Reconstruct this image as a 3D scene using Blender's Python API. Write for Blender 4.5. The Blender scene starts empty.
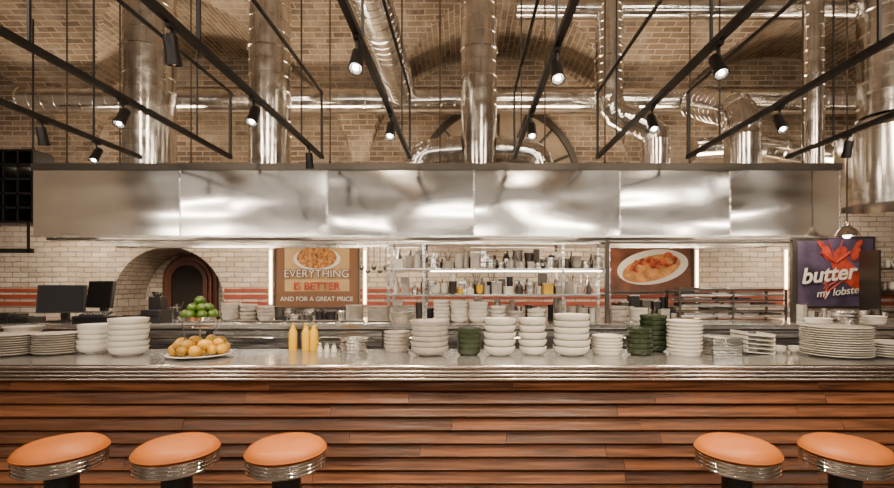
import bpy, bmesh, math, random
from mathutils import Vector, Matrix
random.seed(7)
R=random.Random(11)
# ---- survey of the room: camera at 1.58 m, metres everywhere; X right, Y into the room, Z up
F=459.0; CZ=1.58
def X(u,d): return (u-465.0)/F*d
def Z(v,d): return CZ+(286.0-v)/F*d

# ------------------------------------------------------------------ materials
def new_mat(name):
    m=bpy.data.materials.new(name); m.use_nodes=True
    nt=m.node_tree; b=nt.nodes['Principled BSDF']
    return m,nt,b
def c4(c): return (c[0],c[1],c[2],1)
def pm(name,col,rough=.5,metal=0,var=0,vscale=6,stretch=(1,1,1),bump=0,bscale=20,bdetail=3,bdist=.05,bstretch=None,rvar=0,island=0,aniso=0,coat=0,emit=None,estr=0,spec=None):
    m,nt,b=new_mat(name)
    b.inputs['Base Color'].default_value=c4(col); b.inputs['Roughness'].default_value=rough
    b.inputs['Metallic'].default_value=metal
    if aniso: b.inputs['Anisotropic'].default_value=aniso
    if coat: b.inputs['Coat Weight'].default_value=coat
    if spec is not None: b.inputs['Specular IOR Level'].default_value=spec
    if emit:
        b.inputs['Emission Color'].default_value=c4(emit); b.inputs['Emission Strength'].default_value=estr
    N=nt.nodes; L=nt.links
    tc=N.new('ShaderNodeTexCoord'); mp=N.new('ShaderNodeMapping'); mp.inputs['Scale'].default_value=stretch
    L.new(tc.outputs['Object'],mp.inputs['Vector'])
    vec=mp.outputs['Vector']
    if island:
        g=N.new('ShaderNodeNewGeometry'); ml=N.new('ShaderNodeMath'); ml.operation='MULTIPLY'; ml.inputs[1].default_value=37
        L.new(g.outputs['Random Per Island'],ml.inputs[0])
        va=N.new('ShaderNodeVectorMath'); va.operation='ADD'; L.new(vec,va.inputs[0]); L.new(ml.outputs[0],va.inputs[1]); vec=va.outputs[0]
    if var or rvar:
        n=N.new('ShaderNodeTexNoise'); n.inputs['Scale'].default_value=vscale; n.inputs['Detail'].default_value=5
        L.new(vec,n.inputs['Vector'])
        if var:
            r=N.new('ShaderNodeMapRange'); r.inputs[1].default_value=.3; r.inputs[2].default_value=.7
            r.inputs[3].default_value=1-var; r.inputs[4].default_value=1+var
            L.new(n.outputs['Fac'],r.inputs[0])
            val=r.outputs[0]
            if island:
                r2=N.new('ShaderNodeMapRange'); r2.inputs[3].default_value=1-island; r2.inputs[4].default_value=1+island
                L.new(g.outputs['Random Per Island'],r2.inputs[0])
                mm=N.new('ShaderNodeMath'); mm.operation='MULTIPLY'; L.new(val,mm.inputs[0]); L.new(r2.outputs[0],mm.inputs[1]); val=mm.outputs[0]
            vm=N.new('ShaderNodeVectorMath'); vm.operation='SCALE'; vm.inputs[0].default_value=col
            L.new(val,vm.inputs['Scale']); L.new(vm.outputs[0],b.inputs['Base Color'])
        if rvar:
            r=N.new('ShaderNodeMapRange'); r.inputs[1].default_value=.3; r.inputs[2].default_value=.7
            r.inputs[3].default_value=max(.02,rough-rvar); r.inputs[4].default_value=rough+rvar
            L.new(n.outputs['Fac'],r.inputs[0]); L.new(r.outputs[0],b.inputs['Roughness'])
    if bump:
        n2=N.new('ShaderNodeTexNoise'); n2.inputs['Scale'].default_value=bscale; n2.inputs['Detail'].default_value=bdetail
        L.new(vec,n2.inputs['Vector'])
        bp=N.new('ShaderNodeBump'); bp.inputs['Strength'].default_value=bump; bp.inputs['Distance'].default_value=bdist
        L.new(n2.outputs['Fac'],bp.inputs['Height']); L.new(bp.outputs[0],b.inputs['Normal'])
    return m
def brick_mat(name,c1,c2,mortar,bw=.25,rh=.078,ms=.008,patch=None,bump=.6,patchamt=.5,grime=.0):
    m,nt,b=new_mat(name); N=nt.nodes; L=nt.links
    tc=N.new('ShaderNodeTexCoord'); br=N.new('ShaderNodeTexBrick')
    br.inputs['Color1'].default_value=c4(c1); br.inputs['Color2'].default_value=c4(c2); br.inputs['Mortar'].default_value=c4(mortar)
    br.inputs['Scale'].default_value=1; br.inputs['Brick Width'].default_value=bw; br.inputs['Row Height'].default_value=rh
    br.inputs['Mortar Size'].default_value=ms; br.inputs['Mortar Smooth'].default_value=.3
    nd=N.new('ShaderNodeTexNoise'); nd.inputs['Scale'].default_value=5
    L.new(tc.outputs['UV'],nd.inputs['Vector'])
    mx=N.new('ShaderNodeMix'); mx.data_type='VECTOR'; mx.inputs[0].default_value=.02
    L.new(tc.outputs['UV'],mx.inputs[4]); L.new(nd.outputs['Color'],mx.inputs[5])
    L.new(mx.outputs[1],br.inputs['Vector'])
    n=N.new('ShaderNodeTexNoise'); n.inputs['Scale'].default_value=1.6; n.inputs['Detail'].default_value=8; n.inputs['Roughness'].default_value=.7
    L.new(tc.outputs['UV'],n.inputs['Vector'])
    rr=N.new('ShaderNodeMapRange'); rr.inputs[1].default_value=.45; rr.inputs[2].default_value=.65; rr.inputs[4].default_value=patchamt
    L.new(n.outputs['Fac'],rr.inputs[0])
    mc=N.new('ShaderNodeMix'); mc.data_type='RGBA'
    L.new(rr.outputs[0],mc.inputs[0]); L.new(br.outputs['Color'],mc.inputs[6]); mc.inputs[7].default_value=c4(patch or c1)
    out=mc.outputs[2]
    if grime:
        ng=N.new('ShaderNodeTexNoise'); ng.inputs['Scale'].default_value=.9; ng.inputs['Detail'].default_value=7; ng.inputs['Roughness'].default_value=.6
        va=N.new('ShaderNodeVectorMath'); va.operation='ADD'; va.inputs[1].default_value=(13,7,3); L.new(tc.outputs['UV'],va.inputs[0]); L.new(va.outputs[0],ng.inputs['Vector'])
        rg=N.new('ShaderNodeMapRange'); rg.inputs[1].default_value=.38; rg.inputs[2].default_value=.62; rg.inputs[3].default_value=1-grime; rg.inputs[4].default_value=1.1
        L.new(ng.outputs['Fac'],rg.inputs[0])
        sc=N.new('ShaderNodeVectorMath'); sc.operation='SCALE'; L.new(out,sc.inputs[0]); L.new(rg.outputs[0],sc.inputs['Scale']); out=sc.outputs[0]
    L.new(out,b.inputs['Base Color'])
    b.inputs['Roughness'].default_value=.85
    n3=N.new('ShaderNodeTexNoise'); n3.inputs['Scale'].default_value=25; L.new(tc.outputs['UV'],n3.inputs['Vector'])
    ad=N.new('ShaderNodeMath'); ad.operation='SUBTRACT'; L.new(n3.outputs['Fac'],ad.inputs[0]); L.new(br.outputs['Fac'],ad.inputs[1])
    bp=N.new('ShaderNodeBump'); bp.inputs['Strength'].default_value=bump; bp.inputs['Distance'].default_value=.02
    L.new(ad.outputs[0],bp.inputs['Height']); L.new(bp.outputs[0],b.inputs['Normal'])
    return m

M={}
M['steel']=pm('brushed_steel',(.66,.63,.59),.24,1,var=.06,vscale=3,stretch=(1,1,14),rvar=.06,bump=.08,bscale=1.6)
M['hood']=pm('hood_panel_steel',(.84,.81,.76),.12,1,var=.03,vscale=4,stretch=(.6,1,2.0),rvar=.025,bump=.50,bscale=1.35,bdetail=.5,bdist=.06,island=.05)
M['plenum']=pm('rolled_steel_sheet',(.86,.83,.78),.16,1,bump=.35,bscale=1.6,bdetail=0)
M['duct']=pm('galvanised_steel',(.70,.68,.65),.18,1,var=.13,vscale=9,rvar=.08,bump=.05,bscale=7)
M['chrome']=pm('chrome',(.74,.72,.69),.12,1)
M['trimsteel']=pm('ribbed_trim_steel',(.58,.51,.45),.2,1)
M['black']=pm('black_metal',(.009,.008,.008),.45,.3)
M['darksteel']=pm('dark_steel',(.08,.07,.06),.4,.8)
M['rod']=pm('threaded_rod',(.07,.05,.035),.5,.7)
M['leather']=pm('tan_leather',(.46,.132,.022),.42,0,var=.08,vscale=8,bump=.05,bscale=90,spec=.35)
M['wood']=pm('oiled_wood_slat',(.155,.051,.014),.36,0,var=.6,vscale=7,stretch=(.35,1,7),bump=.15,bscale=9,island=.42,rvar=.08,spec=.4)
M['dark']=pm('dark_recess',(.01,.006,.004),.9)
M['counter']=pm('polished_counter',(.38,.37,.36),.16,.75,var=.22,vscale=18,rvar=.05)
M['white']=pm('white_ceramic',(.63,.59,.52),.2,0,var=.03)
M['stone']=pm('stoneware',(.38,.34,.29),.3,0,var=.15,vscale=20)
M['green']=pm('green_glaze',(.024,.036,.016),.22,0,var=.2)
M['lime']=pm('lime_skin',(.055,.11,.008),.35,0,var=.3,vscale=12)
M['lemon']=pm('lemon_skin',(.50,.26,.012),.4,0,var=.45,vscale=9,bump=.05,bscale=80,island=.35)
M['mustard']=pm('mustard_bottle',(.66,.38,.005),.35)
M['redcap']=pm('red_paint',(.28,.05,.025),.6,var=.15)
M['whitewash']=pm('cream_paint',(.62,.55,.46),.7)
M['screen']=pm('dark_screen',(.004,.004,.005),.45,spec=.2)
M['tanposter']=pm('tan_poster_print',(.46,.30,.13),.6,var=.25,vscale=3)
M['brownstrip']=pm('poster_strip_print',(.16,.07,.03),.6)
M['brownposter']=pm('brown_poster_print',(.12,.04,.018),.6,var=.5,vscale=5)
M['blueposter']=pm('blue_poster_print',(.055,.040,.080),.5,var=.9,vscale=3)
M['food']=pm('food_print',(.42,.07,.015),.6,var=.9,vscale=16)
M['roll']=pm('bread_print',(.50,.22,.06),.6,var=.5,vscale=10)
M['food2']=pm('bowl_food_print',(.40,.17,.04),.6,var=.9,vscale=22)
M['printwhite']=pm('print_white',(.70,.66,.58),.6)
M['redprint']=pm('red_print',(.38,.04,.018),.6,var=.5,vscale=10)
M['doorbrown']=pm('brown_door_paint',(.085,.028,.016),.5,var=.2)
M['doorred']=pm('russet_door_paint',(.15,.045,.025),.5,var=.2)
M['led']=pm('led_strip',(1,.8,.55),.5,emit=(1,.70,.38),estr=20)
M['ledw']=pm('work_light',(1,.95,.85),.5,emit=(1,.88,.7),estr=14)
M['bulb']=pm('lamp_face',(1,.9,.8),.5,emit=(1,.88,.70),estr=220)
M['floor']=pm('floor_concrete',(.12,.085,.06),.5,var=.2,vscale=3)
M['plaster']=pm('lunette_plaster',(.24,.18,.12),.8,var=.2,vscale=4)
M['brick']=brick_mat('brown_brick',(.26,.178,.115),(.125,.082,.054),(.40,.32,.235),patch=(.43,.35,.26),bw=.22,rh=.07,ms=.008,patchamt=.7,grime=.5)
M['wbrick']=brick_mat('whitewashed_brick',(.60,.52,.43),(.42,.34,.26),(.24,.18,.13),patch=(.62,.55,.47),bw=.22,rh=.07,grime=.25)

# ------------------------------------------------------------------ mesh builder
class MB:
    def __init__(s): s.v=[];s.f=[];s.m=[];s.uv=[];s.mats=[]
    def mi(s,k):
        if k not in s.mats: s.mats.append(k)
        return s.mats.index(k)
    def face(s,idx,k,uv=None):
        s.f.append(tuple(idx)); s.m.append(s.mi(k)); s.uv.append(uv)
    def box(s,x0,x1,y0,y1,z0,z1,k,T=None):
        n=len(s.v)
        P=[(x0,y0,z0),(x1,y0,z0),(x1,y1,z0),(x0,y1,z0),(x0,y0,z1),(x1,y0,z1),(x1,y1,z1),(x0,y1,z1)]
        if T: P=[tuple(T@Vector(p)) for p in P]
        s.v+=P
        for q in ((0,3,2,1),(4,5,6,7),(0,1,5,4),(1,2,6,5),(2,3,7,6),(3,0,4,7)):
            s.face([n+i for i in q],k)
    def lathe(s,prof,c,k,seg=28,T=None,sx=1,sy=1):
        rings=[]
        c=Vector(c)
        for (r,z) in prof:
            if r<1e-6:
                p=Vector((0,0,z)); 
                if T: p=T@p
                s.v.append(tuple(p+c)); rings.append([len(s.v)-1])
            else:
                ring=[]
                for i in range(seg):
                    a=2*math.pi*i/seg
                    p=Vector((r*sx*math.cos(a),r*sy*math.sin(a),z))
                    if T: p=T@p
                    s.v.append(tuple(p+c)); ring.append(len(s.v)-1)
                rings.append(ring)
        for a,b in zip(rings[:-1],rings[1:]):
            for i in range(seg):
                j=(i+1)%seg
                if len(a)==1 and len(b)==1: continue
                if len(a)==1: s.face([a[0],b[j],b[i]],k)
                elif len(b)==1: s.face([a[i],a[j],b[0]],k)
                else: s.face([a[i],a[j],b[j],b[i]],k)
    def tube(s,path,r,k,seg=10,caps=True):
        P=[Vector(p) for p in path]; n=len(P)
        rad=r if isinstance(r,(list,tuple)) else [r]*n
        tang=[]
        for i in range(n):
            a=P[max(i-1,0)]; b=P[min(i+1,n-1)]
            t=(b-a)
            tang.append(t.normalized() if t.length>1e-9 else (tang[-1] if tang else Vector((0,0,1))))
        t0=tang[0]; ref=Vector((0,0,1)) if abs(t0.z)<.9 else Vector((0,1,0))
        nrm=t0.cross(ref).normalized()
        rings=[]
        for i in range(n):
            t=tang[i]; nrm=(nrm-t*nrm.dot(t)).normalized(); bn=t.cross(nrm)
            ring=[]
            for j in range(seg):
                a=2*math.pi*j/seg
                s.v.append(tuple(P[i]+(nrm*math.cos(a)+bn*math.sin(a))*rad[i])); ring.append(len(s.v)-1)
            rings.append(ring)
        for a,b in zip(rings[:-1],rings[1:]):
            for j in range(seg):
                q=(j+1)%seg
                s.face([a[j],a[q],b[q],b[j]],k)
        if caps:
            s.face(list(reversed(rings[0])),k); s.face(rings[-1],k)
    def duct(s,path,r,k='duct',pitch=.12,seg=36,rib=.004,collar=9):
        P=[Vector(p) for p in path]
        L=[0]
        for a,b in zip(P[:-1],P[1:]): L.append(L[-1]+(b-a).length)
        tot=L[-1]
        def at(t):
            t=min(max(t,0),tot)
            for i in range(len(P)-1):
                if t<=L[i+1] or i==len(P)-2:
                    return P[i].lerp(P[i+1],(t-L[i])/max(L[i+1]-L[i],1e-9))
        pts=[];rad=[]
        n=max(1,int(tot/pitch))
        for i in range(n+1):
            c=tot*i/n; e=.006; col=(i%collar==0); big=.012 if col else rib; ew=.022 if col else e
            for dt,rr in ((-ew,r),(-ew*.6,r+big),(ew*.6,r+big),(ew,r)):
                t=c+dt
                if 0<=t<=tot: pts.append(at(t)); rad.append(rr)
        s.tube(pts,rad,k,seg)
    def sphere(s,c,r,k,seg=14,n=8,sz=1,T=None):
        prof=[(r*math.sin(math.pi*i/n) if 0<i<n else 0,-r*sz*math.cos(math.pi*i/n)) for i in range(n+1)]
        s.lathe(prof,c,k,seg,T)
    def arch(s,cx,cz,ro,ri,y0,y1,k,a0=0,a1=math.pi,n=28,sz=1):
        rows=[]
        for i in range(n+1):
            a=a0+(a1-a0)*i/n; cs,sn=math.cos(a),math.sin(a)*sz
            b=len(s.v)
            s.v+=[(cx+ro*cs,y0,cz+ro*sn),(cx+ri*cs,y0,cz+ri*sn),(cx+ri*cs,y1,cz+ri*sn),(cx+ro*cs,y1,cz+ro*sn)]
            rows.append(b)
        for a,b in zip(rows[:-1],rows[1:]):
            for i in range(4):
                j=(i+1)%4
                s.face([a+i,a+j,b+j,b+i],k)
        s.face([rows[0]+i for i in range(4)],k); s.face([rows[-1]+i for i in (3,2,1,0)],k)
    def grid(s,P,U,k):
        n=len(s.v); h=len(P); w=len(P[0])
        for r in P: s.v+=[tuple(p) for p in r]
        for i in range(h-1):
            for j in range(w-1):
                s.face([n+i*w+j,n+i*w+j+1,n+(i+1)*w+j+1,n+(i+1)*w+j],k,[U[i][j],U[i][j+1],U[i+1][j+1],U[i+1][j]])
    def build(s,name,bevel=0,recalc=True,parent=None,angle=38):
        me=bpy.data.meshes.new(name)
        me.from_pydata(s.v,[],s.f)
        for k in s.mats: me.materials.append(M[k])
        me.polygons.foreach_set('material_index',s.m)
        if any(u for u in s.uv):
            ul=me.uv_layers.new(name='UVMap')
            li=0
            for fi,f in enumerate(s.f):
                for q in range(len(f)):
                    ul.data[li].uv=s.uv[fi][q] if s.uv[fi] else (0,0)
                    li+=1
        if recalc:
            bm=bmesh.new(); bm.from_mesh(me); bmesh.ops.recalc_face_normals(bm,faces=bm.faces); bm.to_mesh(me); bm.free()
        me.polygons.foreach_set('use_smooth',[True]*len(me.polygons))
        me.set_sharp_from_angle(angle=math.radians(angle))
        me.update()
        o=bpy.data.objects.new(name,me); bpy.context.scene.collection.objects.link(o)
        if bevel:
            b=o.modifiers.new('bevel','BEVEL'); b.width=bevel; b.segments=2; b.limit_method='ANGLE'
        if parent: o.parent=parent
        return o
def fillet(pts,rad,n=8):
    P=[Vector(p) for p in pts]; out=[P[0]]
    for a,b,c in zip(P[:-2],P[1:-1],P[2:]):
        u=(a-b).normalized(); w=(c-b).normalized()
        p0=b+u*rad; p1=b+w*rad
        for i in range(n+1):
            t=i/n
            out.append(p0*(1-t)**2+b*2*t*(1-t)+p1*t*t)
    out.append(P[-1]); return out

# ------------------------------------------------------------------ room shell
XL,XR=-7.6,7.6; YB=6.5; YF=-3.0
SPR=3.35                       # springing of the vaults
def zx(y):                     # main barrel, running left-right
    t=(y-2.0)/4.5; return SPR+1.95*math.sqrt(max(0,1-min(1,t*t)))
BAY=3.9
def xloc(x):
    return (x-.47+BAY/2)%BAY-BAY/2
def zy(x):                     # cross barrels, one per bay, running front-back
    t=xloc(x)/(BAY/2-.12); return SPR-.15+1.62*math.sqrt(max(0,1-min(1,t*t)))
def vz(x,y): return max(zx(y),zy(x))
mb=MB()
def quad(mb,P,U,k): mb.grid([[P[0],P[1]],[P[3],P[2]]],[[U[0],U[1]],[U[3],U[2]]],k)
def wq(xa,xb,za,zb,k,y=YB): quad(mb,[(xa,y,za),(xb,y,za),(xb,y,zb),(xa,y,zb)],[(xa,za),(xb,za),(xb,zb),(xa,zb)],k)
ax=X(168,YB); ar=.80; asp=Z(247,YB)-ar       # arched recess
wq(XL,ax-ar,0,2.9,'wbrick'); wq(ax+ar,XR,0,2.9,'wbrick')
n=24
for i in range(n):
    a0=math.pi*(1-i/n); a1=math.pi*(1-(i+1)/n)
    x0,x1=ax+ar*math.cos(a0),ax+ar*math.cos(a1); q0,q1=asp+ar*math.sin(a0),asp+ar*math.sin(a1)
    quad(mb,[(x0,YB,q0),(x1,YB,q1),(x1,YB,2.9),(x0,YB,2.9)],[(x0,q0),(x1,q1),(x1,2.9),(x0,2.9)],'wbrick')
    quad(mb,[(x0,YB,q0),(x1,YB,q1),(x1,YB+.7,q1),(x0,YB+.7,q0)],[(0,i*.105),(0,(i+1)*.105),(.7,(i+1)*.105),(.7,i*.105)],'wbrick')
for xx in (ax-ar,ax+ar): quad(mb,[(xx,YB,0),(xx,YB+.7,0),(xx,YB+.7,asp),(xx,YB,asp)],[(0,0),(.7,0),(.7,asp),(0,asp)],'wbrick')
wq(ax-ar,ax+ar,0,asp+ar,'wbrick',YB+.7)
wq(XL,XR,2.9,5.6,'brick')
mb.build('wall_back',recalc=False)
for nm,x in (('wall_left',XL),('wall_right',XR)):
    mb=MB(); quad(mb,[(x,YF,0),(x,YB,0),(x,YB,5.6),(x,YF,5.6)],[(YF,0),(YB,0),(YB,5.6),(YF,5.6)],'wbrick'); mb.build(nm,recalc=False)
mb=MB(); quad(mb,[(XL,YF,0),(XR,YF,0),(XR,YB,0),(XL,YB,0)],[(XL,YF),(XR,YF),(XR,YB),(XL,YB)],'floor'); mb.build('floor',recalc=False)
mb=MB(); NX=304; NY=130
xs=[XL+(XR-XL)*i/NX for i in range(NX+1)]; ys=[YB-(YB-YF+.0)*(1-math.cos(math.pi/2*j/NY)) for j in range(NY+1)]
ax_=[0]; 
for a,b in zip(xs[:-1],xs[1:]): ax_.append(ax_[-1]+math.hypot(b-a,min(.3,abs(zy(b)-zy(a)))))
ay_=[0]
for a,b in zip(ys[:-1],ys[1:]): ay_.append(ay_[-1]+math.hypot(b-a,zx(b)-zx(a)))
for j in range(NY+1):
    for i in range(NX+1): mb.v.append((xs[i],ys[j],vz(xs[i],ys[j])))
for j in range(NY):
    for i in range(NX):
        a=j*(NX+1)+i
        xm=(xs[i]+xs[i+1])/2; ym=(ys[j]+ys[j+1])/2
        c=[(i,j),(i+1,j),(i+1,j+1),(i,j+1)]
        if zx(ym)>=zy(xm): uv=[(xs[p],ay_[q]) for p,q in c]
        else: uv=[(ys[q],ax_[p]) for p,q in c]
        mb.face([a,a+1,a+NX+2,a+NX+1],'brick',uv)
mb.build('ceiling',recalc=False,angle=30)

mb=MB()
for z0,z1 in ((1.50,1.545),(1.40,1.46),(1.30,1.36)):
    mb.box(XL+.02,ax-ar,YB-.012,YB-.001,z0,z1,'redcap'); mb.box(ax+ar,XR-.02,YB-.012,YB-.001,z0,z1,'redcap')
mb.build('trim_1')
# lunette window on back wall
mb=MB(); cx=.47; cz=3.0
mb.arch(cx,cz,1.16,1.08,YB-.08,YB-.002,'darksteel')
mb.arch(cx,cz,.55,.51,YB-.07,YB-.002,'darksteel')
mb.arch(cx,cz,1.08,0.001,YB-.02,YB-.003,'plaster')
for a in range(1,8):
    t=math.pi*a/8
    mb.tube([(cx+.5*math.cos(t),YB-.045,cz+.5*math.sin(t)),(cx+1.1*math.cos(t),YB-.045,cz+1.1*math.sin(t))],.02,'darksteel',6)
mb.box(cx-1.16,cx+1.16,YB-.08,YB-.002,cz-.05,cz,'darksteel')
mb.build('window_1')
# arched door in the recess
mb=MB(); yd=YB+.7; dx=X(190,yd-.05)
for i,(r,y,k) in enumerate(((.42,.03,'doorbrown'),(.36,.07,'doorred'),(.31,.10,'doorbrown'),(.24,.075,'dark'))):
    cz=1.66
    inner=[.365,.315,.245,.001][i]
    mb.arch(dx,cz,r,inner,yd-y-.03,yd-.002,k)
    if i<3:
        mb.box(dx-r,dx-inner,yd-y-.03,yd-.002,0,cz,k); mb.box(dx+inner,dx+r,yd-y-.03,yd-.002,0,cz,k)
    else: mb.box(dx-r,dx+r,yd-y-.03,yd-.002,0,cz,k)
mb.build('door_1')

# ------------------------------------------------------------------ bar counter
CT=1.10
mb=MB()
XA,XB=-5.2,5.2
mb.box(XA,XB,2.80,3.50,CT-.03,CT,'counter')
mb.box(XA,XB,2.81,3.48,CT-.10,CT-.03,'darksteel')
for i,(z,r) in enumerate(((CT-.015,.015),(CT-.043,.0105),(CT-.066,.0105),(CT-.089,.0105))):
    mb.tube([(XA,2.80,z),(XB,2.80,z)],r,'trimsteel',12)
mb.box(XA,XB,2.905,3.44,0,CT-.10,'dark')
z=CT-.105; SH=.083
while z-SH>0.08:
    x=XA-R.random()*1.5
    while x<XB:
        L=R.uniform(.8,2.2); x1=min(x+L,XB); x0=max(x,XA)
        if x1-x0>.05:
            zt=z; zb=z-SH+.017; jig=R.uniform(-.0015,.0015); o=.0012
            sec=[(2.890,zt),(2.884,zt-.002),(2.858+jig,zb+.010),(2.855+jig,zb+.006),(2.857+jig,zb+.001),(2.862+jig,zb),(2.905,zb),(2.905,zt)]
            n0=len(mb.v); m=len(sec)
            for xx in (x0+o,x1-o): mb.v+=[(xx,y,zz) for y,zz in sec]
            for q in range(m):
                w=(q+1)%m; mb.face([n0+q,n0+w,n0+m+w,n0+m+q],'wood')
            mb.face([n0+q for q in range(m)],'wood'); mb.face([n0+m+q for q in range(m-1,-1,-1)],'wood')
        x+=L
    z-=SH
mb.build('bar_counter')

# ------------------------------------------------------------------ bar stools
def stool(u):
    d=2.28; x=X(u,d); mb=MB(); c=(x,d,0)
    mb.lathe([(0,.822),(.06,.821),(.11,.816),(.15,.806),(.175,.792),(.188,.776),(.190,.768),(.186,.760),(.150,.757),(0,.757)],c,'leather',48)
    mb.tube([(x+.189*math.cos(i*math.pi/24),d+.189*math.sin(i*math.pi/24),.766) for i in range(49)],.0045,'leather',6,caps=False)
    prof=[(0,.757),(.176,.757)]
    for i in range(4):
        z=.757-.018*i
        prof+=[(.184,z-.001),(.1885,z-.005),(.1885,z-.010),(.184,z-.014),(.177,z-.016)]
    prof+=[(.176,.684),(.15,.680),(0,.680)]
    mb.lathe(prof,c,'chrome',48)
    mb.lathe([(0,.680),(.11,.680),(.10,.665),(.074,.655),(.068,.62),(.068,.05),(.075,.04),(.20,.025),(.215,.0),(0,0)],c,'black',36)
    mb.lathe([(.07,.30),(.078,.305),(.078,.325),(.07,.33)],c,'chrome',32)
    return mb.build('bar_stool')
for u in (62,177,286.5,737,845): stool(u)

# ------------------------------------------------------------------ extractor hood
HD=4.2; HB=2.04; HT=2.70; hx0=X(33,HD); hx1=X(840,HD); HY1=5.3
mb=MB()
seams=[33,180,327,474,620,730,840]
for a,b in zip(seams[:-1],seams[1:]):
    mb.box(X(a,HD)+.002,X(b,HD)-.002,HD,HD+.03,HB,HT-.06,'hood')
    mb.box(X(b,HD)-.006,X(b,HD)+.006,HD-.004,HD+.01,HB,HT-.06,'steel')
mb.box(hx0-.01,hx1+.01,HD-.015,HD+.05,HT-.06,HT,'darksteel')
mb.box(hx0-.01,hx1+.01,HD-.012,HD+.04,HB-.015,HB+.004,'steel')
mb.box(hx0,hx0+.03,HD+.03,HY1,HB,HT,'steel'); mb.box(hx1-.03,hx1,HD+.03,HY1,HB,HT,'steel')
mb.box(hx0,hx1,HY1-.03,HY1,HB,HT,'steel')
mb.box(hx0+.03,hx1-.03,HD+.03,HY1-.03,HT-.05,HT-.02,'steel')
mb.box(hx0+.03,hx1-.03,HD+.10,HD+.16,HB-.03,HB-.005,'darksteel')
mb.box(hx0+.03,hx1-.03,HY1-.14,HY1-.05,HB-.03,HB-.005,'steel')
x=hx0+.1
while x<hx1-.1:
    mb.box(x,x+.03,HD+.5,HD+.6,HB+.05,HT-.05,'steel'); x+=.12
for x in (-3.4,-1.6,.2,2.0):
    mb.box(x,x+.9,HD+.30,HD+.36,HB+.005,HB+.03,'ledw'); mb.box(x-.02,x+.92,HD+.28,HD+.38,HB+.03,HB+.05,'steel')
mb.build('extractor_hood')
# big round plenum + riser on the right edge
mb=MB(); d=4.75; cxp=X(889,d); r0=.45
zt,zb=Z(134,d),Z(207,d)
mb.lathe([(0,zb+.1),(r0-.02,zb+.1),(r0-.02,zb),(r0+.012,zb),(r0+.012,zb+.02),(r0,zb+.024),(r0,zt-.02),(r0+.01,zt-.016),(r0+.01,zt),(r0-.02,zt+.01),(.26,zt+.16),(0,zt+.16)],(cxp,d,0),'plenum',64)
ztop=min(vz(cxp+s*.27,4.75+t*.27) for s in (-1,0,1) for t in (-1,0,1))-.01
mb.duct([(cxp,4.75,zt+.16),(cxp,4.75,ztop)],.26)
mb.build('ventilation_duct')

# ------------------------------------------------------------------ ducts
def duct(path,r,name='ventilation_duct',k='duct',pitch=.12,flange=None):
    mb=MB(); mb.duct(path,r,k,pitch)
    if flange:
        c=Vector(flange); mb.lathe([(r+.0,0),(r+.05,0),(r+.05,.02),(r+.01,.02),(r+.01,.05)],c,'duct',32)
    return mb.build(name)
for u,r in ((150,.235),(270,.205),(479,.185)):
    x=X(u,4.75); duct([(x,4.75,HT),(x,4.75,vz(x,4.75)-.01)],r,flange=(x,4.75,HT),pitch=.14)
z1=3.94
duct([(X(25,5.85),5.85,z1),(X(960,5.85),5.85,z1)],.16,pitch=.16)
x=-.79; duct([(x,-.3,4.0),(x,5.69,4.0)],.17,pitch=.1)
for s in (-1,1):
    x=.14+s*.66
    duct(fillet([(x,4.8,HT),(x,4.8,HT+.26),(.14+s*.17,4.8,HT+.30)],.2),.14,pitch=.06)
xx=X(612,5.0)
duct(fillet([(X(655,5.0),5.0,HT),(X(655,5.0),5.0,3.30),(xx,5.1,3.5),(xx,5.1,vz(xx,5.1)-.02)],.18),.15,pitch=.09)
duct(fillet([(X(742,4.9),4.9,HT),(X(742,4.9),4.9,3.45),(X(742,4.9)-.1,5.7,3.85)],.22),.18,pitch=.09)
xx=X(813,4.9); duct([(xx,4.9,HT),(xx,4.9,vz(xx,4.9)-.01)],.10)
duct([(.55,5.1,4.66),(6.0,5.1,4.66)],.105)
duct(fillet([(X(700,5.4),5.6,3.25),(X(760,5.4),5.6,3.3),(X(860,5.4),5.6,3.15),(X(960,5.4),5.6,3.15)],.2),.13)
mb=MB()
for u in (67,191,440,605,690,803,545,120,330):
    x=X(u,4.3); mb.tube([(x,4.3,HT),(x,4.3,vz(x,4.3)-.005)],.007,'rod',6)
    mb.lathe([(0,0),(.025,0),(.025,.02),(.012,.03),(.012,.05),(0,.05)],(x,4.3,HT),'rod',8)
mb.build('hood_hanger_rods')

# ------------------------------------------------------------------ track rails & spotlights
TZ=2.68
tracks=[-2.77,-2.0,-1.22,-.47,.42,1.13,1.90,2.75]
for i,x in enumerate(tracks):
    mb=MB()
    y1=3.92
    mb.box(x-.015,x+.015,-1.0,y1,TZ-.016,TZ+.016,'black')
    if i not in (0,7):
        zt_=3.23
        mb.box(x-.009,x+.009,y1-.018,y1,TZ+.016,zt_+.009,'black')
        mb.box(x-.009,x+.009,-1.0,y1-.018,zt_-.009,zt_+.009,'black')
        for y in (.2,2.1): mb.box(x-.006,x+.006,y,y+.012,TZ+.016,vz(x,y)-.01,'black')
    mb.box(x-.005,x+.005,y1-.5,y1-.49,TZ+.016,vz(x,y1-.5)-.01,'black')
    mb.build('lighting_track')
spots=[(-2.0,2.68,1),(-1.22,2.65,1),(-.47,2.9,1),(-.47,2.0,1),(.42,2.9,1),(.42,2.1,1),(1.13,2.05,1),(1.13,2.77,1),(1.90,2.77,1),(-2.77,3.45,1),(-1.22,1.91,0),(-2.77,3.01,0),(2.75,3.3,0),(-1.22,3.6,0)]
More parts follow.
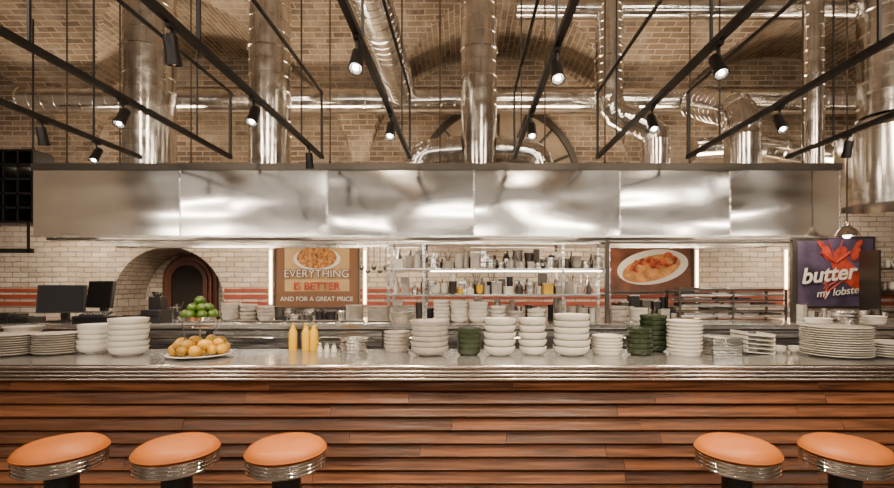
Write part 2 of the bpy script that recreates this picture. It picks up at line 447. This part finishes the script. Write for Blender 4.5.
for x,y,on in spots:
    mb=MB()
    T=Matrix.Rotation(math.radians(-30 if on else 14),4,'X')
    mb.box(x-.012,x+.012,y-.03,y+.03,TZ-.033,TZ-.016,'black')
    mb.tube([(x,y,TZ-.033),(x,y,TZ-.10)],.007,'black',8)
    c=(x,y,TZ-.115)
    mb.lathe([(0,.058),(.024,.056),(.028,.045),(.028,-.02),(.032,-.05),(.032,-.062),(.028,-.062),(.018,-.050),(0,-.050)],c,'black',20,T)
    mb.sphere(Vector(c)+T@Vector((0,0,-.050)),.012,'bulb' if on else 'chrome',14,8)
    mb.build('track_spotlight',recalc=True)
    if on:
        ld=bpy.data.lights.new('spot_lamp','SPOT'); ld.energy=72; ld.color=(1,.80,.58); ld.spot_size=math.radians(115); ld.spot_blend=.8; ld.shadow_soft_size=.03
        lo=bpy.data.objects.new('spot_lamp',ld); bpy.context.scene.collection.objects.link(lo)
        lo.location=Vector(c)+T@Vector((0,0,-.10)); lo.rotation_euler=(math.radians(5),0,0)

# ------------------------------------------------------------------ crockery
def bowl(mb,c,rr,h,k,rf=None,seg=28):
    rf=rf or rr*.5; prof=[(0,0),(rf,0),(rf,.006)]
    for i in range(1,9):
        t=i/8*math.pi/2; prof.append((rf+(rr-rf)*math.sin(t)**.85,.006+(h-.006)*(1-math.cos(t))))
    prof.append((rr-.005,h))
    for i in range(7,-1,-1):
        t=i/8*math.pi/2; prof.append((max(.001,rf+(rr-rf)*math.sin(t)**.85-.006),.014+(h-.014)*(1-math.cos(t))))
    prof.append((0,.014)); mb.lathe(prof,c,k,seg)
def plate(mb,c,rr,k,h=.02,seg=36,sx=1):
    mb.lathe([(0,0),(rr*.6,0),(rr*.65,.004),(rr*.96,h-.004),(rr,h),(rr*.97,h+.003),(rr*.66,.011),(0,.009)],c,k,seg,sx=sx)
def stack(u0,u1,v,kind,k='white',d=3.2,z=CT,n=None):
    w=(u1-u0)/F*d; x=X((u0+u1)/2,d); r=w/2; H=Z(v,d)-z
    mb=MB(); zc=z
    if kind=='bowl':
        h=min(.065,r*.6); n=n or max(1,int(round((H-h)/.033))+1); p=(H-h)/max(1,n-1)
        for i in range(n): bowl(mb,(x+R.uniform(-.004,.004),d+R.uniform(-.004,.004),z+i*p),r*R.uniform(.94,1),h,k,rf=r*.5)
        nm='bowl_stack'
    elif kind=='cup':
        h=.05; n=max(2,int(round((H-h)/.034))+1); p=(H-h)/(n-1)
        for i in range(n): bowl(mb,(x+R.uniform(-.002,.002),d,z+i*p),r,h,k,rf=r*.72)
        nm='bowl_stack'
    elif kind=='plate':
        n=n or max(2,int(round((H-.02)/.016))+1); p=(H-.02)/(n-1)
        for i in range(n): plate(mb,(x+R.uniform(-.004,.004),d+R.uniform(-.004,.004),z+i*p),r*R.uniform(.97,1),k)
        nm='plate_stack'
    elif kind=='dish':
        n=n or max(2,int(round((H-.045)/.025))+1); p=(H-.045)/(n-1)
        for i in range(n):
            mb.lathe([(0,0),(r*.82,0),(r*.92,.03),(r*.94,.036),(r,.038),(r,.045),(r*.93,.045),(r*.88,.01),(0,.01)],(x+R.uniform(-.002,.002),d,z+i*p),k,32)
        nm='dish_stack'
    return mb.build(nm)
stack(-12,35,334,'plate','stone'); stack(37,77,333,'plate','stone',d=3.25); stack(80,110,324,'bowl','white',d=3.3,n=5)
stack(111,147,318,'bowl','white',n=6)
stack(8,40,326,'dish','stone',d=3.42,n=3)
stack(410,449,320,'bowl','stone',n=6); stack(457,481,328,'cup','green')
stack(483,516,318,'bowl','white',d=3.2,n=5); stack(518,547,318,'bowl','white',d=3.22,n=5)
stack(553,590,314,'bowl','white',n=6); stack(592,622,335,'dish','white',d=3.25)
stack(627,652,328,'cup','green'); stack(640,666,315,'cup','green',d=3.38)
stack(668,701,320,'dish','white')
stack(805,866,326,'plate','white',d=3.15); stack(868,917,342,'plate','white',d=3.1)
mb=MB(); d=3.25; x0,x1=X(704,d),X(734,d)
for i in range(7):
    z=CT+i*.018
    mb.box(x0+.01,x1-.01,d-.1,d+.1,z,z+.004,'steel')
    for a,b,c,e in ((x0,x0+.012,d-.11,d+.11),(x1-.012,x1,d-.11,d+.11),(x0,x1,d-.11,d-.10),(x0,x1,d+.10,d+.11)): mb.box(a,b,c,e,z+.003,z+.016,'steel')
mb.build('tray_stack',bevel=.002)
mb=MB(); x0,x1=X(738,3.3),X(766,3.3)
for i in range(5):
    T=Matrix.Translation(((x0+x1)/2,3.3,CT+.012+i*.03))@Matrix.Rotation(math.radians(5),4,'Y')
    w=(x1-x0)/2
    mb.box(-w,w,-.1,.1,-.002,.003,'white',T); mb.box(-w,-w+.008,-.1,.1,0,.02,'white',T); mb.box(w-.008,w,-.1,.1,0,.02,'white',T)
mb.build('serving_tray_stack')
for u in (779,795):
    mb=MB(); bowl(mb,(X(u,3.3),3.3,CT),.045,.05,'white'); mb.build('ramekin')

# fruit plate, wire stand, limes, lemons
d=3.12; x=X(200,d)
mb=MB(); plate(mb,(x,d,CT),.205,'white',h=.022)
zf=Z(319,d)
for a in range(4):
    t=a*math.pi/2+.5
    mb.tube([(x+.075*math.cos(t),d+.075*math.sin(t),CT+.012),(x+.105*math.cos(t),d+.105*math.sin(t),zf)],.0035,'chrome',6)
mb.lathe([(0,0),(.12,0),(.128,.018),(.132,.018),(.124,-.004),(0,-.004)],(x,d,zf),'chrome',32)
mb.tube([(x+.095*math.cos(i*math.pi/12),d+.095*math.sin(i*math.pi/12),zf-.05) for i in range(25)],.003,'chrome',6)
mb.build('fruit_stand')
mb=MB()
def ring(mb,n,rad,z,r,k,sz=1.0,ph=0):
    for i in range(n):
        a=2*math.pi*i/n+ph
        T=Matrix.Rotation(R.uniform(0,6),4,'Z')@Matrix.Rotation(R.uniform(1.2,1.8),4,'X')
        mb.sphere((x+rad*math.cos(a),d+rad*math.sin(a),z),r*R.uniform(.93,1.05),k,14,9,sz,T)
ring(mb,7,.085,zf+.033,.033,'lime',1.12); ring(mb,1,0,zf+.031,.030,'lime',1.1); ring(mb,5,.050,zf+.078,.033,'lime',1.12,.4); ring(mb,1,.0,zf+.125,.032,'lime',1.1)
mb.build('lime_pile')
mb=MB()
def lemon(px,py,pz,r):
    T=Matrix.Rotation(R.uniform(0,6),4,'Z')@Matrix.Rotation(R.uniform(1.3,1.8),4,'X')
    n=10;prof=[]
    for i in range(n+1):
        t=math.pi*i/n; prof.append((r*math.sin(t)**1.05 if 0<i<n else 0,-r*1.3*math.cos(t)-(.006 if i==0 else -.006 if i==n else 0)))
    mb.lathe(prof,(px,py,pz),'lemon',16,T)
for n,rad,z in ((10,.150,CT+.054),(7,.09,CT+.056),(8,.118,CT+.094)):
    for i in range(n):
        a=2*math.pi*i/n+R.uniform(-.12,.12); lemon(x+rad*math.cos(a),d+rad*math.sin(a),z+R.uniform(-.004,.004),R.uniform(.031,.040))
mb.build('lemon_pile')
for u in (293,306,314):
    dd=3.42; mb=MB(); h=Z(324,dd)-CT-.03
    mb.lathe([(0,0),(.028,0),(.030,.006),(.030,h*.8),(.024,h*.92),(.016,h)],(X(u,dd),dd,CT),'mustard',20)
    mb.lathe([(.018,h),(.018,h+.014),(.006,h+.02),(.003,h+.045),(0,h+.045)],(X(u,dd),dd,CT),'mustard',16); mb.build('mustard_bottle')
for u in (320,327,334):
    dd=3.36; mb=MB(); mb.lathe([(0,0),(.018,0),(.02,.01),(.014,.045)],(X(u,dd),dd,CT),'white',16); mb.lathe([(.015,.045),(.016,.06),(.01,.068),(0,.07)],(X(u,dd),dd,CT),'chrome',16); mb.build('salt_shaker')

# ------------------------------------------------------------------ kitchen line
PT=1.24; PY0,PY1=4.05,4.95
mb=MB()
mb.box(-4.7,4.7,PY0,PY1,PT-.04,PT,'steel')
mb.box(-4.65,4.65,PY0+.05,PY1-.02,.12,PT-.04,'darksteel')
for i in range(12):
    xx=-4.6+i*.78
    mb.box(xx+.02,xx+.74,PY0+.03,PY0+.05,PT-.30,PT-.06,'steel'); mb.tube([(xx+.2,PY0+.01,PT-.12),(xx+.56,PY0+.01,PT-.12)],.008,'chrome',8)
for xx in (-4.5,-2,0,2,4.5): mb.box(xx-.03,xx+.03,PY0+.1,PY0+.16,0,.12,'steel')
mb.build('prep_counter')
def jar(mb,x,y,z,r,h,k):
    mb.lathe([(0,0),(r,0),(r,h*.92),(r*1.06,h*.92),(r*1.06,h),(0,h)],(x,y,z),k,18)
def bottle(mb,x,y,z,r,h,k):
    mb.lathe([(0,0),(r,0),(r,h*.6),(r*.4,h*.76),(r*.38,h*.95),(r*.45,h*.95),(r*.45,h),(0,h)],(x,y,z),k,14)
def pot(mb,x,y,z,r,h,k='steel'):
    mb.lathe([(0,0),(r,0),(r,h),(r*1.04,h),(r*.96,h-.004),(r*.95,.01),(0,.01)],(x,y,z),k,24)
    for s in (-1,1): mb.tube([(x+s*r,y,z+h*.8),(x+s*(r+.02),y,z+h*.8),(x+s*(r+.02),y,z+h*.6),(x+s*r,y,z+h*.6)],.004,'chrome',6)
sd=4.55; xa,xb=X(391,sd),X(604,sd)
mb=MB()
for xx in (xa,X(425,sd),X(560,sd),xb):
    for yy in (sd-.14,sd+.2): mb.box(xx-.012,xx+.012,yy-.012,yy+.012,PT,2.0,'steel')
for v in (269,294):
    z=Z(v,sd); mb.box(xa-.02,xb+.02,sd-.16,sd+.22,z-.02,z,'steel')
mb.box(xa+.4,xb-.05,sd-.10,sd-.08,Z(269,sd)-.03,Z(269,sd)-.02,'ledw')
mb.box(xa-.02,xb+.02,sd-.16,sd+.22,1.98,2.0,'steel')
mb.build('kitchen_shelving')
s1=Z(269,sd); s2=Z(294,sd)
def fill(name,u0,u1,z,hmax,kinds,mats,d=sd,gap=.3,rmin=.024,rmax=.06,yj=.03):
    mb=MB(); u=u0
    while u<u1-4:
        k=R.choice(kinds); r=R.uniform(rmin,rmax); uu=u+r*F/d
        if uu+r*F/d>u1+2: break
        h=R.uniform(.45,1)*hmax; x=X(uu,d); y=d+R.uniform(-yj,yj); m=R.choice(mats)
        if k=='jar': jar(mb,x,y,z,r*.92,h,m)
        elif k=='bottle': bottle(mb,x,y,z,r*.7,h,m)
        elif k=='pot': pot(mb,x,y,z,r*1.1,h*.7,m if m in('steel','darksteel','black') else 'steel'); uu+=3
        elif k=='bowls':
            n=int(h/.02)
            for i in range(n): bowl(mb,(x,y,z+i*.018),r,.036,m,seg=18)
        elif k=='box': mb.box(x-r*.8,x+r*.8,y-.05,y+.05,z,z+h,m); mb.box(x-r*.86,x+r*.86,y-.055,y+.055,z+h,z+h+.008,'steel')
        elif k=='ladlepot':
            jar(mb,x,y,z,r*.9,h*.6,m)
            for q in range(4):
                a=R.uniform(0,6); mb.tube([(x,y,z+.03),(x+.05*math.cos(a),y+.04*math.sin(a),z+h*R.uniform(1.1,1.4))],.004,'darksteel',5)
        u=uu+r*F/d+gap
    return mb.build(name)
fill('shelf_cookware',394,600,s1,.17,['pot','bowls','jar','pot','box','ladlepot'],['steel','white','stone','darksteel'],d=sd-.06)
fill('shelf_cookware',394,600,s1,.21,['pot','jar','box','bottle'],['steel','darksteel','black','stone'],d=sd+.1)
fill('pantry_jar_row',430,602,s2,.15,['jar','bottle','box','jar','bottle','bowls'],['white','steel','stone','darksteel','white','mustard'],d=sd-.05)
fill('pantry_jar_row',394,602,s2,.22,['jar','bottle','box','ladlepot'],['steel','stone','darksteel','black','white'],d=sd+.1)
fill('counter_crockery',560,604,PT,.22,['bowls','jar','bowls'],['white','stone'],d=sd-.05)
fill('counter_cookware',394,600,PT,.24,['pot','box','jar'],['darksteel','steel','black','stone'],d=sd+.22)
fill('pass_cookware',168,222,PT,.13,['pot','box','jar','ladlepot'],['darksteel','black','steel'],d=4.75)
fill('pass_cookware',222,345,PT,.16,['pot','ladlepot','jar','pot','box'],['darksteel','black','steel'],d=4.72)
fill('pass_cookware',276,345,PT,.14,['pot','jar','pot','ladlepot'],['darksteel','black','steel'],d=4.5)
fill('pass_cookware',612,676,PT,.20,['pot','ladlepot','box'],['darksteel','steel','stone'],d=4.75)
fill('pass_cookware',612,676,PT,.26,['box','jar','pot'],['darksteel','black'],d=4.88)
for u0,u1,v in ((433,450,300),(450,468,301),(468,488,302),(490,506,306)): stack(u0,u1,v,'bowl','white',d=4.3,z=PT)
for u0,u1,v in ((346,364,305),(367,388,306),(391,410,312)): stack(u0,u1,v,'dish','stone',d=4.35,z=PT)
for u0,u1,v in ((222,240,303),(240,257,304),(257,274,306)): stack(u0,u1,v,'bowl','stone',d=4.5,z=PT)
for u0,u1,v,k in ((610,628,306,'stone'),(630,648,308,'white'),(508,524,311,'stone'),(527,545,309,'white')): stack(u0,u1,v,'bowl',k,d=4.3,z=PT)
for u0,u1,v,k,kk in ((384,410,331,'stone','dish'),(340,368,338,'steel','dish')): stack(u0,u1,v,kk,k,d=3.4)
mb=MB()
for u in range(232,392,27):
    a,b=X(u,4.12),X(u+24,4.12)
    mb.box(a,b,4.07,4.2,PT,PT+.012,'steel'); mb.box(a+.01,b-.01,4.09,4.19,PT+.012,PT+.03,'darksteel')
mb.build('gastronorm_pans',bevel=.004)
mb=MB()
for u in (607,793):
    x=X(u,4.32); mb.box(x-.018,x+.018,4.30,4.336,PT,HB-.03,'darksteel')
mb.box(X(607,4.3),X(793,4.3),4.31,4.33,HB-.06,HB-.04,'darksteel')
mb.build('hood_support_posts')
mb=MB(); d=4.6; a,b=X(680,d),X(786,d)
for xx in (a,(a+b)/2,b):
    for yy in (d,d+.3): mb.box(xx-.01,xx+.01,yy-.01,yy+.01,PT,Z(289,d),'darksteel')
for i in range(6):
    z=PT+.03+i*.052
    mb.box(a,b,d,d+.3,z,z+.006,'darksteel')
    mb.box(a,b,d-.008,d,z,z+.02,'darksteel' if i%2 else 'steel')
    xx=a+.05
    while xx<b-.2:
        w=R.uniform(.12,.3)
        if R.random()<.75: mb.box(xx,min(xx+w,b-.02),d+.03,d+.25,z+.007,z+.035,R.choice(['steel','stone','darksteel']))
        xx+=w+.03
mb.build('tray_rack')
mb=MB(); d=4.9; z=Z(247,d)
mb.tube([(X(358,d),d,z),(X(392,d),d,z)],.006,'chrome',8)
mb.tube([(X(358,d),d,z),(X(358,d),d,HB)],.005,'chrome',8); mb.tube([(X(392,d),d,z),(X(392,d),d,HB)],.005,'chrome',8)
for i,u in enumerate((362,368,374,380,386)):
    x=X(u,d); L=.2+.04*(i%2)
    mb.tube([(x,d,z),(x,d,z-L)],.005,'darksteel',6); mb.sphere((x,d-.01,z-L-.02),.028,'darksteel',12,8,.8 if i%2 else 1.2)
mb.build('hanging_utensils')

def monitor(u0,u1,v0,v1,rot):
    d=4.3; x=X((u0+u1)/2,d); w=(u1-u0)/F*d; z0,z1=Z(v1,d),Z(v0,d); mb=MB()
    T=Matrix.Translation((x,d,(z0+z1)/2))@Matrix.Rotation(rot,4,'Z')@Matrix.Rotation(math.radians(-8),4,'X')
    h=(z1-z0)/2
    mb.box(-w/2,w/2,-.015,.015,-h,h,'black',T); mb.box(-w/2+.012,w/2-.012,-.018,-.014,-h+.012,h-.012,'screen',T)
    mb.box(x-.03,x+.03,d+.02,d+.06,PT,z0+h,'black'); mb.box(x-.1,x+.1,d-.07,d+.1,PT,PT+.02,'black')
    mb.build('computer_monitor',bevel=.003)
monitor(42,82,285,313,.3); monitor(84,118,281,308,-.3)
# cash register drawer with keypad and card reader
mb=MB(); d=4.22; x=X(100,d)
mb.box(x-.16,x+.16,d-.12,d+.0,PT,PT+.07,'black'); mb.box(x-.14,x+.14,d-.124,d-.12,PT+.012,PT+.055,'screen')
T=Matrix.Translation((x,d-.05,PT+.085))@Matrix.Rotation(math.radians(20),4,'X')
mb.box(-.12,.12,-.05,.05,-.01,.01,'black',T)
for i in range(8):
    for j in range(3): mb.box(-.11+i*.028,-.09+i*.028,-.04+j*.028,-.02+j*.028,.01,.016,'darksteel',T)
mb.build('cash_register',bevel=.002)
mb=MB(); d=4.3; x=X(156,d)
mb.box(x-.09,x+.09,d-.08,d+.1,PT,PT+.12,'black'); mb.box(x-.07,x+.07,d-.09,d-.07,PT+.05,PT+.08,'screen'); mb.box(x-.06,x+.06,d-.02,d+.08,PT+.12,PT+.24,'black'); mb.lathe([(0,0),(.05,0),(.03,-.05),(.01,-.05)],(x,d+.02,PT+.29),'darksteel',16)
mb.build('coffee_grinder',bevel=.006)
for u,h in ((10,.08),(28,.05),(134,.06)):
    mb=MB(); d=4.3; x=X(u,d)
    mb.box(x-.08,x+.08,d-.1,d+.1,PT,PT+h,'black'); mb.box(x-.06,x+.06,d-.06,d+.0,PT+h,PT+h+.012,'darksteel'); mb.box(x-.05,x+.05,d-.105,d-.1,PT+h*.4,PT+h*.6,'screen')
    mb.build('receipt_printer',bevel=.006)
# dark bottle cabinet upper left
mb=MB(); d=5.2; a,b=X(-40,d),X(32,d); z0,z1=Z(222,d),Z(150,d)
mb.box(a,b,d+.25,d+.28,z0,z1,'black')
n=5
for i in range(n+1):
    xx=a+(b-a)*i/n; mb.box(xx-.012,xx+.012,d,d+.25,z0,z1,'black')
for i in range(6):
    zz=z0+(z1-z0)*i/5; mb.box(a,b,d,d+.25,zz-.012,zz+.012,'black')
for i in range(n):
    for j in range(5):
        xx=a+(b-a)*(i+.5)/n; zz=z0+(z1-z0)*j/5+.012
        if (i+j)%2: jar(mb,xx,d+.12,zz,.035,.08,'darksteel')
for xx in (a+.1,b-.1): mb.tube([(xx,d+.12,z1),(xx,d+.12,vz(xx,d)-.02)],.01,'black',8)
mb.box(a,b,d,d+.03,z0-.35,z0-.3,'black')
for xx in (a+.1,b-.05): mb.box(xx-.01,xx+.01,d,d+.02,z0-.35,z0,'black')
mb.build('hanging_bottle_cabinet')

# ------------------------------------------------------------------ posters
def text(s,x,y,z,size,mat,parent,shear=0,rot=0,bold=0):
    cu=bpy.data.curves.new('lettering','FONT'); cu.body=s; cu.size=size; cu.align_x='CENTER'; cu.align_y='CENTER'; cu.extrude=.002; cu.shear=shear; cu.offset=bold
    o=bpy.data.objects.new('lettering',cu); bpy.context.scene.collection.objects.link(o); cu.materials.append(M[mat])
    o.location=(x,y,z); o.rotation_euler=(math.radians(90),rot,0); o.parent=parent; return o
d=6.42
def panel(u0,u1,v0,v1,k):
    mb=MB(); a,b=X(u0,d),X(u1,d); z0,z1=Z(v1,d),Z(v0,d)
    mb.box(a,b,d,d+.06,z0,z1,k)
    for q in ((a-.02,a,z0-.02,z1+.02),(b,b+.02,z0-.02,z1+.02),(a-.02,b+.02,z0-.02,z0),(a-.02,b+.02,z1,z1+.02)): mb.box(q[0],q[1],d-.015,d+.06,q[2],q[3],'darksteel')
    return mb,a,b,z0,z1
Tp=Matrix.Rotation(math.radians(90),4,'X')
mb,a,b,z0,z1=panel(276,358,236,307,'tanposter')
xm=(a+b)/2; zc=Z(259,d)
mb.box(a,b,d-.003,d,z0,z0+.22,'brownstrip')
for s in (0,1):
    x0_=a if s==0 else b-.12
    mb.box(x0_,x0_+.12,d-.002,d,z0+.22,z1,'brownstrip')
mb.lathe([(0,.0),(.33,.0),(.33,.003),(.29,.006),(0,.006)],(xm,d-.003,zc),'printwhite',32,Tp,sy=.48)
mb.lathe([(0,.007),(.28,.007),(.28,.009),(0,.012)],(xm,d-.003,zc+.02),'food2',32,Tp,sy=.55)
p=mb.build('wall_poster')
text('EVERYTHING',xm,d-.014,Z(274,d),.155,'brownstrip',p,bold=.010); text('EVERYTHING',xm,d-.020,Z(274,d),.155,'printwhite',p,bold=-.001)
text('IS BETTER',xm,d-.014,Z(286.5,d),.15,'redprint',p,bold=.003); text('AND FOR A GREAT PRICE',xm,d-.014,z0+.11,.088,'printwhite',p)
mb,a,b,z0,z1=panel(609,692,243,291,'brownposter')
xm=(a+b)/2; zc=Z(267,d)
mb.lathe([(0,0),(.50,0),(.50,.003),(.46,.006),(0,.006)],(xm+.03,d-.001,zc),'printwhite',36,Tp@Matrix.Rotation(.15,4,'Z'),sy=.48)
mb.lathe([(0,.006),(.42,.008),(0,.012)],(xm+.01,d-.002,zc-.02),'roll',24,Tp@Matrix.Rotation(.25,4,'Z'),sy=.42)
for i in range(22):
    t=R.uniform(-1,1)
    mb.lathe([(0,.006),(R.uniform(.04,.09),.010),(0,.014)],(xm+.01+t*.33,d-.004-.0005*i,zc+.04+t*.08+R.uniform(-.06,.06)),'food' if i%4 else 'roll',14,Tp@Matrix.Rotation(R.uniform(0,3),4,'Z'),sy=R.uniform(.4,.9))
mb.build('wall_poster')
mb,a,b,z0,z1=panel(797,873,238,306,'blueposter')
xm=(a+b)/2
def blob(x,z,r,sy,rot,k='redprint',o=.0):
    mb.lathe([(0,.003),(r,.003),(r,.006),(0,.006+o)],(x,d-.002-o,z),k,18,Tp@Matrix.Rotation(rot,4,'Z'),sy=sy)
for i in range(7): blob(xm+.10+.06*i,z0+.52-.055*i,.15-.011*i,.7,.5,o=.001*i)
blob(xm+.06,z0+.66,.18,.6,1.2,o=.003)
for s in (-1,1):
    blob(xm+.08+s*.2,z0+.74,.12,.5,1.2*s,o=.004); blob(xm+.06+s*.26,z0+.86,.08,.45,.9*s,o=.005)
    mb.tube([(xm,d-.01,z0+.6),(xm+s*.2,d-.01,z0+.75)],.02,'redprint',6); mb.tube([(xm,d-.01,z0+.65),(xm+s*.1,d-.01,z1-.04)],.006,'redprint',6)
for s in range(4): mb.tube([(xm+.1,d-.01,z0+.5-.05*s),(xm-.1,d-.01,z0+.42-.07*s),(xm-.16,d-.01,z0+.30-.06*s)],.010,'redprint',6)
p=mb.build('wall_poster')
text('butter',xm-.12,d-.026,z0+.44,.30,'printwhite',p,shear=.3,rot=math.radians(-6),bold=.006); text('my lobster',xm+.04,d-.026,z0+.20,.15,'printwhite',p,shear=.3,rot=math.radians(-6))
for u,v0,v1 in ((269,250,304),(364,250,304),(699,250,290),(789,250,306)):
    mb=MB(); mb.box(X(u,d)-.03,X(u,d)+.03,YB-.02,YB-.003,Z(v1,d)-.02,Z(v0,d)+.02,'whitewash'); mb.box(X(u,d)-.011,X(u,d)+.011,YB-.035,YB-.02,Z(v1,d),Z(v0,d),'led'); mb.build('led_wall_light')
for u,v,d in ((847,236,4.0),):
    mb=MB(); x=X(u,d); z=Z(v,d)
    mb.lathe([(.0,.12),(.02,.12),(.025,.09),(.07,.05),(.095,.0),(.09,.0),(.065,.045),(.02,.08),(0,.08)],(x,d,z),'chrome',28)
    mb.sphere((x,d,z+.01),.032,'ledw',14,8)
    mb.tube([(x,d,z+.12),(x,d,vz(x,d)-.01)],.006,'rod',6); mb.build('pendant_lamp')
mb=MB(); d=6.0; a,b=X(880,d),X(960,d)
for v in (268,290,312): mb.box(a,b,d,d+.3,Z(v,d)-.02,Z(v,d),'darksteel')
for xx in (a,b): mb.box(xx-.015,xx+.015,d,d+.3,0,Z(250,d),'darksteel')
mb.build('crockery_dresser')
fill('dresser_crockery',883,955,Z(290,6.0),.2,['bowls','jar'],['white','stone'],d=6.12)
fill('dresser_cookware',883,955,Z(268,6.0),.16,['bowls','pot'],['white','steel'],d=6.12)
for u0,u1,v,k in ((806,830,318,'white'),(832,858,312,'steel'),(862,884,316,'white')): stack(u0,u1,v,'dish',k,d=4.2,z=PT)
fill('pass_cookware',798,890,PT,.17,['pot','box','jar'],['darksteel','steel','stone'],d=4.7)

# ------------------------------------------------------------------ lights
def area(name,loc,rot,sx,sy,e,col=(1,.8,.6)):
    l=bpy.data.lights.new(name,'AREA'); l.shape='RECTANGLE'; l.size=sx; l.size_y=sy; l.energy=e; l.color=col
    o=bpy.data.objects.new(name,l); bpy.context.scene.collection.objects.link(o); o.location=loc; o.rotation_euler=rot
for i,x in enumerate((-3.6,-1.2,1.2,3.6)):
    area('added_overhead_fill',(x,.2,4.3),(math.radians(38),0,0),.35,.9,55,(1,.82,.62))  # unseen overhead lights, added for fill and streaks reflected in the steel
for x,e,zl in ((-6.2,34,2.9),(-4.4,36,2.6),(-2.4,34,3.1),(-.2,34,2.7),(2.0,42,3.0),(4.2,42,2.6),(6.0,36,3.0)):
    area('added_streak_light',(x,-2.2,zl),(math.radians(80),0,0),1.5,.14,e,(1,.86,.72))  # added behind the camera, unseen, to reflect as bright streaks in the hood
for x in (-4.5,-2.,1.,3.,5):
    area('uplight',(x,5.45,2.9),(math.radians(172),0,0),1.4,.2,30,(1,.80,.57))
for x in (-3,-1,1,3):
    area('uplight',(x,3.6,3.3),(math.radians(165),0,0),1.0,.2,11,(1,.80,.57))
for x in (-3,0,3):
    area('uplight',(x,-.8,3.2),(math.radians(180),0,0),1.4,.4,30,(1,.82,.62))
for x in (-3.,-1.,.6,2.6):
    area('added_shelf_fill',(x,4.65,2.58),(math.radians(-8),0,0),.9,.12,85,(1,.86,.68))
    area('added_shelf_fill',(x,4.30,2.06),(math.radians(50),0,0),.9,.06,14,(1,.84,.64))  # added fill brightening the shelves, not one of the hood's own lights
for x in (-5.2,-3.2,-1,1.5,4.5):
    area('wall_lamp',(x,5.7,2.6),(math.radians(35),0,0),.9,.2,26,(1,.80,.58))
# warm world fill, brightest towards the horizon, added for the hood to reflect
w=bpy.data.worlds.new('world'); bpy.context.scene.world=w; w.use_nodes=True
N=w.node_tree.nodes; L=w.node_tree.links; bg=N['Background']
tc=N.new('ShaderNodeTexCoord'); sp=N.new('ShaderNodeSeparateXYZ'); L.new(tc.outputs['Generated'],sp.inputs[0])
mr=N.new('ShaderNodeMapRange'); mr.interpolation_type='SMOOTHSTEP'; mr.inputs[1].default_value=.10; mr.inputs[2].default_value=.5; mr.inputs[3].default_value=.42; mr.inputs[4].default_value=.06
L.new(sp.outputs['Z'],mr.inputs[0])
mr2=N.new('ShaderNodeMapRange'); mr2.interpolation_type='SMOOTHSTEP'; mr2.inputs[1].default_value=-.25; mr2.inputs[2].default_value=.08; mr2.inputs[3].default_value=.22; mr2.inputs[4].default_value=1
L.new(sp.outputs['Z'],mr2.inputs[0])
mu=N.new('ShaderNodeMath'); mu.operation='MULTIPLY'; L.new(mr.outputs[0],mu.inputs[0]); L.new(mr2.outputs[0],mu.inputs[1])
bg.inputs[0].default_value=(1,.86,.71,1); L.new(mu.outputs[0],bg.inputs[1])

cam=bpy.data.cameras.new('camera'); co=bpy.data.objects.new('camera',cam); bpy.context.scene.collection.objects.link(co)
co.location=(0,0,CZ); co.rotation_euler=(math.radians(90),0,0)
cam.sensor_width=36; cam.lens=F/894*36; cam.shift_x=-18/894; cam.shift_y=42/894; cam.clip_start=.05
bpy.context.scene.camera=co
